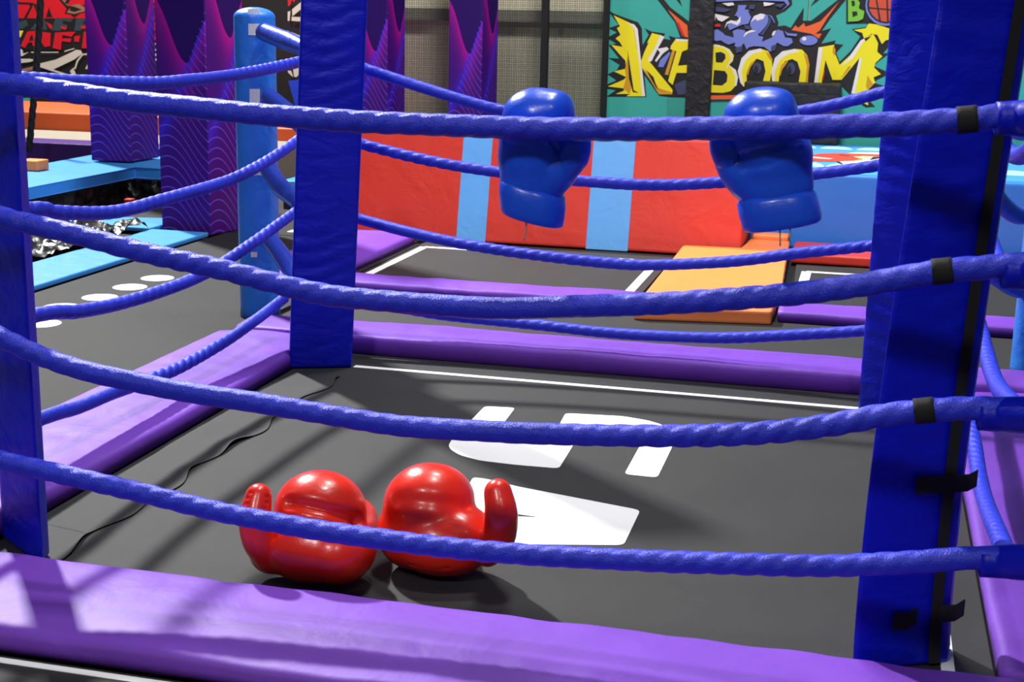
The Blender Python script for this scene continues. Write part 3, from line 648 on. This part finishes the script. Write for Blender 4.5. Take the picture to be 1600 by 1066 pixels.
mu += [
 ('orange', [(385, 50), (490, 135), (495, 200), (462, 192), (432, 115)]), ('red', [(430, 118), (462, 192), (478, 196), (445, 120)]),
 ('orange', [(1300, 5), (1235, 95), (1195, 160), (1160, 190), (1185, 180), (1205, 178), (1190, 205), (1150, 180), (1045, 160), (1065, 135), (1080, 148), (1110, 122), (1118, 142), (1150, 132), (1200, 112)]),
 # K
 ('yellow', [(98, 82), (185, 122), (205, 150), (222, 260), (240, 330), (262, 512), (165, 512), (185, 500), (108, 500), (155, 482), (150, 470), (66, 460), (150, 425), (165, 410), (100, 380), (165, 365), (160, 322), (150, 312), (85, 238), (145, 250), (132, 225), (108, 205), (135, 185), (115, 150), (132, 140)]),
 ('cream', [(172, 120), (208, 130), (226, 155), (240, 290), (266, 512), (250, 512), (232, 320), (208, 160), (198, 140)]),
 ('ochre', [(172, 300), (185, 380), (192, 470), (182, 500), (150, 470), (165, 410), (158, 370)]),
 ('ink', [(172, 262), (182, 330), (205, 480), (232, 495), (200, 490), (180, 420)]),
 ('yellow', [(302, 176), (352, 188), (325, 240), (282, 320), (412, 478), (408, 502), (338, 502), (295, 430), (240, 350), (246, 320), (262, 275), (285, 225), (275, 230)]),
 ('cream', [(345, 186), (368, 196), (335, 255), (300, 325), (283, 330), (280, 315), (322, 245)]),
 ('ochre', [(246, 355), (300, 410), (340, 470), (405, 490), (408, 502), (338, 502), (295, 430)]), ('ink', [(270, 370), (310, 410), (330, 470), (365, 488), (325, 470)]),
 ('cream', [(330, 260), (382, 250), (392, 262), (360, 285), (325, 330), (318, 322), (345, 280)]), ('smoke', [(345, 320), (395, 275), (400, 285), (362, 358), (335, 355)]),
 ('ochre', [(412, 260), (428, 262), (388, 400), (370, 396)]),
 # A
 ('yellow', [(402, 245), (428, 208), (495, 212), (495, 262), (462, 275), (440, 350), (495, 345), (495, 388), (432, 388), (412, 452), (388, 432), (398, 390), (432, 272), (400, 262)]),
 ('cream', [(428, 206), (495, 210), (495, 220), (430, 220)]), ('smoke2', [(420, 450), (490, 420), (492, 500), (440, 505)]),
 # B
 ('yellow', [(612, 240), (680, 245), (715, 262), (738, 295), (732, 325), (712, 345), (742, 368), (758, 410), (748, 455), (720, 485), (680, 494), (612, 492)]),
 ('cream', z9([(395, 615), (480, 625), (600, 680), (660, 760), (660, 830), (600, 930), (570, 945), (640, 820), (620, 745), (560, 680), (480, 650), (400, 640)])),
 ('cream', [(715, 350), (748, 372), (760, 410), (752, 455), (742, 460), (745, 410), (730, 375)]),
 ('ink', z9([(425, 730), (500, 720), (560, 750), (565, 810), (520, 870), (430, 865)])), ('ink', [(632, 372), (690, 378), (704, 400), (700, 435), (675, 455), (625, 452)]),
 # O, O
 ('yellow', [(800, 470), (772, 440), (760, 380), (778, 312), (818, 272), (875, 258), (920, 272), (940, 310), (942, 360), (928, 440), (890, 440), (906, 380), (895, 325), (860, 312), (825, 340), (805, 390), (806, 440)]),
 ('cream', [(790, 462), (772, 440), (758, 380), (778, 310), (818, 270), (880, 258), (892, 275), (840, 285), (800, 320), (778, 380)]),
 ('ochre', [(806, 395), (826, 338), (858, 312), (850, 325), (825, 360), (812, 400)]), ('ochre', [(905, 270), (930, 290), (945, 320), (935, 322), (918, 300)]),
 ('smoke2', ell(862, 362, 22, 30)), ('ink', ell(856, 372, 10, 24)),
 ('yellow', [(942, 440), (938, 380), (956, 310), (995, 275), (1060, 260), (1100, 264), (1128, 295), (1138, 345), (1130, 440), (1082, 440), (1092, 380), (1076, 330), (1048, 314), (1010, 326), (984, 365), (975, 440)]),
 ('cream', [(942, 440), (936, 380), (956, 308), (995, 273), (1062, 260), (1090, 275), (1030, 285), (980, 320), (955, 380), (955, 440)]),
 ('ochre', [(978, 395), (990, 345), (1028, 318), (1020, 335), (995, 370), (985, 405)]), ('smoke2', ell(1042, 365, 22, 32)), ('ink', ell(1034, 376, 10, 24)), ('ochre', [(1108, 280), (1130, 300), (1140, 345), (1128, 440), (1118, 440), (1126, 350)]),
 # M
 ('yellow', [(1188, 252), (1272, 238), (1270, 268), (1282, 300), (1300, 345), (1360, 290), (1415, 215), (1445, 195), (1480, 180), (1505, 230), (1500, 275), (1528, 300), (1490, 335), (1484, 360), (1520, 395), (1480, 412), (1490, 440), (1462, 460), (1448, 495), (1452, 560), (1425, 548), (1415, 500), (1362, 498), (1388, 395), (1405, 310), (1310, 425), (1262, 425), (1225, 320), (1205, 440), (1165, 440)]),
 ('cream', [(1188, 252), (1210, 256), (1182, 440), (1165, 440)]), ('cream', [(1412, 215), (1440, 200), (1370, 310), (1310, 355), (1345, 310)]), ('cream', [(1405, 310), (1418, 312), (1380, 498), (1362, 498)]),
 ('ochre', [(1300, 425), (1350, 372), (1362, 350), (1345, 355)]), ('ochre', [(1448, 400), (1480, 450), (1450, 480), (1440, 460)]), ('ochre', [(1265, 242), (1278, 262), (1276, 300), (1262, 280)]), ('red', [(1206, 420), (1218, 370), (1222, 380), (1212, 430)]),
 ('yellow', [(1375, 160), (1440, 150), (1455, 125), (1500, 130), (1590, 160), (1590, 205), (1545, 215), (1525, 235), (1500, 185), (1470, 180), (1430, 205), (1420, 175)]), ('ink', [(1430, 205), (1470, 190), (1440, 220)]),
 # smoke
 ('smoke', z9([(408, 420), (450, 405), (520, 450), (560, 490), (680, 520), (665, 430), (730, 405), (835, 420), (830, 500), (920, 420), (990, 420), (1030, 500), (1090, 510), (1070, 580), (1210, 520), (1220, 470), (1290, 410), (1360, 430), (1390, 520), (1480, 530), (1500, 590), (1430, 640), (1370, 640), (1280, 590), (1190, 720), (1100, 650), (960, 640), (880, 660), (860, 690), (820, 600), (760, 670), (690, 640), (700, 590), (610, 620), (560, 600), (500, 560), (440, 570), (410, 560)])),
 ('smoke', z9([(910, 300), (960, 220), (1060, 185), (1150, 210), (1160, 300), (1110, 380), (1030, 470), (940, 420), (905, 350)])), ('cream', z9([(915, 310), (960, 225), (1050, 188), (1115, 200), (1090, 260), (1000, 290), (985, 260), (940, 290)])),
 ('smoke2', z9([(1160, 230), (1200, 260), (1190, 330), (1090, 490), (1040, 480), (1110, 390), (1150, 310)])), ('smoke', z9([(1150, 200), (1210, 225), (1250, 300), (1250, 330), (1200, 240)])),
 ('smoke', z9([(740, 70), (860, 70), (830, 130), (900, 140), (880, 160), (920, 240), (880, 330), (800, 340), (620, 420), (590, 350), (640, 300), (760, 270), (720, 220), (690, 220), (730, 150)])),
 ('cream', z9([(550, 400), (580, 310), (640, 280), (720, 300), (775, 225), (770, 310), (730, 350), (640, 320), (590, 330)])), ('smoke2', z9([(820, 340), (900, 360), (920, 410), (840, 400)])), ('smoke2', z9([(700, 660), (800, 640), (790, 720), (710, 735)])), ('smoke2', z9([(1200, 640), (1280, 610), (1250, 700), (1195, 715)])),
 ('cream', z9([(810, 520), (840, 450), (920, 415), (995, 430), (880, 460)])), ('cream', z9([(1205, 490), (1225, 440), (1265, 420), (1240, 490)])), ('smoke', z9([(1385, 430), (1430, 460), (1560, 470), (1550, 505), (1420, 490)])), ('smoke', ell(1135, 215, 48, 26)), ('cream', ell(1112, 206, 12, 10)),
 ('cream', z9([(415, 190), (620, 235), (520, 300), (460, 280), (430, 230), (420, 300)])), ('red', z9([(415, 335), (490, 335), (500, 370), (420, 375)])),
 ('smoke', z9([(400, 0), (1420, -20), (1455, 60), (1340, 150), (1420, 70), (1380, 20), (900, 0), (430, 25)])), ('smoke2', z9([(430, 90), (640, 130), (560, 170), (430, 160)])), ('smoke2', z9([(900, 70), (980, 65), (960, 130), (890, 120)])), ('smoke2', z9([(1240, 70), (1400, 40), (1330, 110)])),
 ('cream', z9([(520, 45), (670, 35), (685, 70), (600, 85)])), ('cream', z9([(1090, 30), (1250, 45), (1180, 75), (1100, 85)])),
 ('green', [(1345, -4), (1395, -4), (1408, 15), (1402, 45), (1432, 60), (1425, 100), (1400, 112), (1345, 116)]), ('ink', [(1362, 4), (1380, 4), (1382, 30), (1366, 35)]), ('ink', [(1366, 62), (1392, 60), (1396, 80), (1370, 92)]),
 ('smoke', ell(1545, 30, 108, 108)), ('ink', ell(1548, 26, 102, 100)), ('ball', ell(1548, 26, 92, 90)), ('ink', [(1548, -10), (1556, -10), (1562, 116), (1552, 116)]), ('ink', [(1456, 38), (1590, 50), (1590, 58), (1456, 46)]), ('ink', [(1490, -10), (1498, -10), (1520, 110), (1510, 110)]),
 ('orange', [(612, 508), (758, 506), (740, 528), (612, 530)])]
mural('mural_print', mp, mu, keys, YW, Z4)
# black strap column and black box on the mural
a, b = DY(1075, 100, YW - .06).x, DY(1113, 100, YW - .06).x
bm = bmesh.new(); box(bm, a, b, YW - .13, YW - .04, -.02, 2.6, .008)
tag(link('post_pad', bm, MT['black'], loc=((a + b) / 2, YW - .07, .49)), 'black padded upright in front of the mural, covering the letter A', 'pad')
p0, p1 = DY(1166, 126, YW - .1), DY(1316, 126, YW - .1); 
bm = bmesh.new(); box(bm, p0.x, p1.x, YW - .26, YW - .04, .487, p0.z, .015)
bb = tag(link('equipment_box', bm, MT['black'], loc=(p0.x, YW - .1, .487)), 'black box against the mural, below the letters OOM', 'box')
bm = bmesh.new(); box(bm, p0.x + .01, p1.x - .01, YW - .266, YW - .25, p0.z - .075, p0.z - .068); link('seam', bm, MT['webbing'], bb, loc=bb.location.copy())

# ------------------------------------------------------------------ safety net with posts
YN = 11.5
xa, xb = DY(600, 100, YN).x, DY(946, 100, YN).x; zt_ = 1.75; zb_ = .0
nt = thing('safety_net', 'black mesh safety net in front of the beige wall, left of the mural', 'net', ((xa + xb) / 2, YN, zb_))
bm = bmesh.new(); c = .0152; w = .0016
n = int((xb - xa) / c)
for i in range(n):
    x = xa + i * c + .0015 * math.sin(i * 1.7); box(bm, x - w, x + w, YN - w, YN + w, zb_, zt_)
for i in range(int((zt_ - zb_) / c)):
    z = zb_ + i * c + .0015 * math.sin(i * 2.3); box(bm, xa, xb, YN - w, YN + w, z - w, z + w)
o = link('mesh', bm, MT['net'], nt, loc=nt.location.copy())
def upright(px, w, Y, label, name='net_post', mat='black_fabric', z1=2.6, zb=0.0):
    x = DY(px, 80, Y).x; bm = bmesh.new(); box(bm, x - w / 2, x + w / 2, Y - .03, Y + .03, zb, z1, .006)
    return tag(link(name, bm, MT[mat], loc=(x, Y, zb)), label, 'post')
upright(851, .055, YN - .05, 'thin black net post in the middle of the grey net')
upright(946, .045, YN - .05, 'thin black net post at the left edge of the teal mural')

# ------------------------------------------------------------------ printed columns
def column(c, e1, e2, z0, z1, label, pz):
    c = Vector(c); e1 = Vector(e1); e2 = Vector(e2); q = [c, c + e2, c + e1 + e2, c + e1]
    bm = bmesh.new(); prism(bm, q, z0, z1, .012)
    m = waves('wave_print', e1.length, e2.length, pz - z0)
    return tag(link('column_pad', bm, m, loc=(c.x, c.y, z0)), label, 'column', 'purple wave print columns')
column((-4.06, 8.17), (-.40, .10), (.09, .36), 0.0, 2.7, 'purple wave printed column pad standing behind the sky blue pole', 1.10)
column((-5.47, 9.69), (-.33, -.01), (.02, .42), .27, 2.7, 'purple wave printed column pad at the far left, on a light blue pad', 1.16)
x0 = DY(605, 80, 11.2); column((x0.x, 11.2), (-.28, 0), (.085, .22), 0.0, 2.7, 'purple wave printed column pad just right of the back left corner pad', 1.13)
x0 = DY(753, 80, 11.2); column((x0.x, 11.2), (-.285, 0), (.075, .22), 0.0, 2.7, 'purple wave printed column pad standing in front of the grey net', 1.13)

# ------------------------------------------------------------------ far left: pit, blue pads, raised bed, graffiti wall
pad('deck_pad', [(-4.45, 4.6), (-4.05, 4.6), (-4.05, 8.12), (-4.45, 8.12)], 0, .03, 'lblue', 'light blue deck pad strip beside the dotted bed at the left', 'pad', .01)
pad('deck_pad', [(-5.5, 8.15), (-4.48, 8.15), (-4.48, 8.62), (-5.5, 8.42)], 0, .03, 'lblue', 'light blue deck pad across the pit, left of the near purple column', 'pad', .01)
pad('deck_pad', [(-5.30, 6.6), (-5.32, 9.48), (-4.6, 9.42), (-4.6, 9.9), (-5.40, 10.3), (-6.1, 10.3), (-5.9, 6.6)], .18, .26, 'lblue', 'raised light blue deck pad behind the black plastic pit, under the far column', 'pad', .012)
dk = pad('deck_pad', [(-4.2, 9.62), (-2.5, 9.62), (-2.5, 10.1), (-4.2, 10.1)], .10, .20, 'lblue', 'light blue deck pad behind the pole, under the black graffiti', 'pad', .012)
bm = bmesh.new(); box(bm, -4.2, -2.5, 9.66, 10.1, -.02, .10); link('skirt', bm, MT['black_fabric'], dk, loc=dk.location.copy())
bm = bmesh.new()
def liner(u, v):
    x = -5.29 + .83 * u; y = 6.0 + 2.1 * v
    return (x, y, .03 + .09 * abs(noise.noise(Vector((x * 5, y * 4, 1)))) + .05 * abs(noise.noise(Vector((x * 14, y * 12, 4)))))
grid(bm, 50, 120, liner)
tag(link('plastic_liner', bm, MT['plastic'], smooth=True, loc=(-4.9, 7, .03)), 'crumpled black plastic film lying in the pit behind the light blue strip', 'plastic sheet')
bm = bmesh.new()
def bank(u, v):
    if u < .6: x, y, nx, ny = -5.34, 6.0 + 3.42 * u / .6, 1, 0
    else: x, y, nx, ny = -5.34 + .86 * (u - .6) / .4, 9.42 + .04 * (u - .6), 0, -1
    d = .028 * noise.noise(Vector((x * 9, y * 9, v * 1.5))) + .02 * noise.noise(Vector((x * 25, y * 25, v * 4)))
    return (x + nx * (d + .0), y + ny * (d + .03), -.0 + .178 * v)
grid(bm, 260, 10, bank)
tag(link('plastic_skirt', bm, MT['plastic'], smooth=True, loc=(-5.3, 8.5, 0)), 'wrinkled black plastic skirt hanging below the raised light blue deck pad', 'plastic sheet')
bm = bmesh.new(); p = G(203, 318, .05); box(bm, p.x - .03, p.x + .03, p.y - .03, p.y + .03, .03, .085, .008)
tag(link('foam_cube', bm, MT['red'], loc=(p.x, p.y, .03)), 'small red foam cube lying in front of the black plastic skirt', 'foam block')
p = G(55, 266, .27)
bm = bmesh.new(); box(bm, p.x - .14, p.x + .02, p.y, p.y + .15, .262, .262 + .075, .01)
tag(link('foam_block', bm, MT['orange'], loc=(p.x, p.y, .262)), 'orange foam block on the raised light blue pad at the far left', 'foam block')
# raised trampoline: purple pad front, pale mesh, orange pad behind
zz = DY(100, 224, 10.45).z; zl = .262
bm = bmesh.new(); box(bm, -8.2, -4.75, 10.45, 10.8, .0, zz, .015)
tag(link('frame_pad', bm, MT['purple_dark'], loc=(-6.5, 10.6, 0)), 'dark purple pad fronting the raised pale mesh bed at the far left', 'pad')
ym = G(100, 203, zz).y
bm = bmesh.new(); box(bm, -8.6, -4.75, 10.82, ym, .0, zz - .01)
tag(link('trampoline_bed', bm, MT['mesh'], loc=(-6.5, 11, 0)), 'raised pale mesh trampoline bed behind the dark purple pad', 'trampoline')
zo = DY(100, 176, ym + .03).z; yo = G(100, 160, zo).y
bm = bmesh.new(); box(bm, -9.2, -4.2, ym + .02, yo, 0.0, zo, .02)
tag(link('wall_pad', bm, MT['orange_deep'], loc=(-6.5, ym + .2, 0)), 'orange pad block behind the raised mesh bed, below the graffiti wall', 'pad')
# graffiti board
YG = 14.1
gb = thing('graffiti_board', 'black wall board with red lettering and white swooshes at the upper left', 'mural', (-6.5, YG, 0.0))
bm = bmesh.new(); box(bm, -12, -3.7, YG, YG + .08, 0.0, 3.0); link('board', bm, PT['ink'], gb, loc=gb.location.copy())
Z7 = lambda x, y: (20 + .15 * x, .15 * y)
kg = ['ink', 'crimson', 'gteal', 'bone', 'brown', 'royal', 'sun', 'orange', 'teal']
gr = [('crimson', [(-200, -10), (560, -10), (1600, -10), (1600, 300), (1560, 410), (1400, 420), (1400, 190), (-200, 190)]),
 ('ink', [(40, 20), (220, 30), (200, 80), (140, 200), (110, 195), (180, 70), (170, 50), (40, 45)]), ('ink', [(210, 40), (330, 40), (310, 190), (270, 190)]), ('ink', [(375, 75), (345, 180), (415, 180), (395, 130)]),
 ('ink', [(480, -5), (600, -5), (560, 60), (700, 60), (790, 40), (800, 120), (700, 140), (640, 185), (600, 150), (540, 140), (560, 90)]),
 ('brown', [(510, 0), (560, 0), (540, 30), (600, 60), (680, 40), (760, 80), (780, 110), (640, 145), (560, 130), (600, 80), (590, 110), (640, 125), (720, 100), (640, 70), (560, 50)]),
 ('ink', [(-100, 190), (800, 190), (800, 520), (-100, 520)]),
 ('gteal', [(60, 230), (140, 205), (160, 260), (100, 300), (60, 300)]), ('gteal', [(180, 310), (270, 200), (330, 200), (360, 310), (300, 310), (290, 280), (240, 310)]),
 ('gteal', [(440, 195), (630, 195), (600, 230), (520, 215), (520, 250), (570, 260), (560, 290), (500, 280), (500, 320), (410, 320)]), ('gteal', [(660, 195), (810, 195), (800, 225), (740, 215), (735, 255), (780, 260), (770, 285), (720, 280), (710, 320), (640, 320)]),
 ('crimson', [(340, 225), (410, 260), (410, 310), (380, 290)]), ('crimson', [(500, 275), (565, 285), (550, 310), (505, 300)]), ('crimson', [(705, 275), (800, 265), (795, 300), (720, 300)]),
 ('sun', [(55, 320), (110, 320), (80, 390), (55, 380)]),
 ('crimson', [(80, 480), (150, 330), (250, 320), (260, 480), (210, 480), (200, 440), (160, 445), (130, 500)]), ('ink', [(180, 380), (205, 360), (215, 420), (170, 430)]), ('crimson', [(300, 330), (395, 345), (390, 480), (330, 490), (300, 440)]),
 ('crimson', [(440, 340), (655, 330), (610, 385), (520, 365), (510, 400), (610, 400), (600, 440), (510, 430), (500, 520), (415, 500)]), ('crimson', [(640, 380), (700, 370), (690, 440), (640, 430)]), ('crimson', [(740, 330), (1000, 320), (1000, 510), (720, 500)]),
 ('bone', [(60, 500), (100, 520), (110, 560), (170, 540), (100, 585), (60, 580)]), ('bone', [(60, 612), (180, 612), (235, 625), (180, 645), (60, 660)]), ('bone', [(190, 540), (480, 540), (470, 550), (190, 550)]), ('bone', [(535, 530), (640, 500), (645, 510), (540, 540)]),
 ('bone', [(285, 660), (450, 620), (620, 540), (660, 518), (710, 525), (725, 560), (640, 620), (420, 725), (560, 770), (610, 800), (420, 745), (285, 700)]), ('bone', [(280, 760), (560, 770), (560, 780), (290, 772)]),
 ('bone', [(725, 560), (1000, 540), (1000, 560), (730, 575), (680, 640), (655, 720), (630, 715), (650, 750), (655, 765), (620, 795), (595, 740), (620, 715), (645, 700), (665, 630)]), ('bone', [(790, 640), (820, 620), (1000, 620), (1000, 720), (755, 718)]),
 ('royal', [(700, 800), (800, 760), (1000, 740), (1000, 900), (500, 900)]), ('brown', [(90, 720), (220, 690), (210, 730), (100, 750)]),
 ('ink', [(1405, 30), (1500, 25), (1500, 60), (1470, 160), (1450, 155), (1480, 60), (1405, 45)]), ('ink', [(1405, 150), (1520, 145), (1520, 155), (1405, 160)]), ('ink', [(1410, 310), (1500, 160), (1515, 165), (1440, 300), (1490, 320), (1520, 360), (1480, 350), (1430, 350)]),
 ('ink', [(1400, 420), (1600, 420), (1600, 900), (1400, 900)]), ('bone', [(1415, 460), (1525, 448), (1525, 458), (1418, 472)]), ('bone', [(1462, 530), (1510, 495), (1510, 525)]), ('bone', [(1418, 545), (1460, 560), (1530, 560), (1530, 700), (1500, 630), (1460, 640), (1465, 720), (1440, 755), (1420, 745)]), ('ink', [(1460, 590), (1500, 580), (1505, 605), (1465, 615)]),
 ('teal', [(60, 1020), (260, 1020), (240, 1060), (60, 1050)])]
Z5 = lambda x, y: (430 + .122 * x, .122 * y)
gr2 = [('crimson', [(160, -10), (215, -10), (190, 70), (165, 80)]), ('crimson', [(225, -10), (262, -10), (240, 30), (225, 20)]), ('bone', [(215, 120), (345, 15), (355, 100), (220, 208)]), ('bone', [(370, 10), (600, 10), (600, 90), (375, 100)]), ('bone', [(160, 150), (195, 140), (185, 265), (160, 268)]), ('bone', [(210, 215), (370, 220), (360, 275), (210, 268)]), ('bone', [(380, 240), (480, 240), (480, 262)]),
 ('bone', [(158, 390), (170, 395), (170, 450), (155, 440)]), ('bone', [(200, 408), (300, 450), (375, 475), (370, 530), (280, 500), (195, 450)]), ('bone', [(160, 905), (205, 905), (230, 990), (165, 930)]), ('bone', [(230, 890), (305, 870), (300, 960), (270, 990), (240, 980)]), ('bone', [(330, 850), (370, 840), (388, 870), (380, 930), (320, 960)]), ('royal', [(165, 1035), (380, 1010), (480, 1010), (480, 1400), (270, 1400)]), ('bone', [(430, 800), (600, 800), (600, 900), (430, 930)])]
mural('graffiti_print', gb, gr + [(k, [((430 + .122 * x - 20) / .15, .122 * y / .15) for x, y in pl]) for k, pl in gr2], kg, YG, Z7)
bm = bmesh.new(); p = DY(448, 200, 11.6); q2 = DY(448, 225, 11.6); box(bm, p.x - .14, p.x + .5, 11.6, 12.0, 0.0, p.z, .02)
tag(link('wall_pad', bm, MT['orange_deep'], loc=(p.x, 11.8, 0)), 'orange pad block seen between the sky blue pole and the corner pad', 'pad')
# hanging black rope at far left
def rf(th, s): return 1 - .25 + .35 * abs(math.sin(1.5 * th + 2 * PI * s / .16)) ** .6
bm = bmesh.new(); sweep(bm, [DY(62, -60, 10.0), DY(63, 0, 10.0), DY(60, 60, 10.0), DY(54, 140, 10.0), DY(48, 205, 10.0), DY(45, 236, 10.0)], .026, 18, .01, rf)
tag(link('climbing_rope', bm, MT['black_fabric'], smooth=True, loc=DY(60, 60, 10.0)), 'black twisted climbing rope hanging at the upper left', 'rope')

# ------------------------------------------------------------------ light
w = bpy.data.worlds.new('hall'); bpy.context.scene.world = w; w.use_nodes = True
w.node_tree.nodes['Background'].inputs[0].default_value = (0.9, 0.95, 1.0, 1); w.node_tree.nodes['Background'].inputs[1].default_value = 0.07
def lamp(name, loc, aim, power, sx, sy=None):
    l = bpy.data.lights.new(name, 'AREA'); l.energy = power; l.shape = 'RECTANGLE'; l.size = sx; l.size_y = sy or sx; l.color = (1, .985, .96)
    o = bpy.data.objects.new(name, l); C.objects.link(o); o.location = loc
    o.rotation_euler = (Vector(aim) - Vector(loc)).to_track_quat('-Z', 'Y').to_euler(); return o
lamp('hall_lamp', (-9.6, 12.4, 10.3), (-.9, 4.2, 0), 3900, .6)
lamp('hall_lamp', (-0.6, 4.4, 6.8), (-.8, 4.2, 0), 170, .6)
lamp('hall_lamp', (-2.2, -3.0, 6.2), (-.6, 3.5, .3), 200, .7)
lamp('hall_lamp', (1.6, -2.4, 6.2), (-.6, 3.5, .3), 90, .7)
lamp('hall_lamp', (-1.0, 6.6, 6.2), (-1.0, 10.5, .5), 360, 1.0)
lamp('hall_lamp', (-5.0, 9.0, 6.2), (-6.0, 12.5, .5), 90, 1.0)
vs = bpy.context.scene.view_settings
vs.view_transform = 'Standard'; vs.look = 'None'; vs.gamma = 1; vs.use_curve_mapping = False; vs.exposure = 0.0
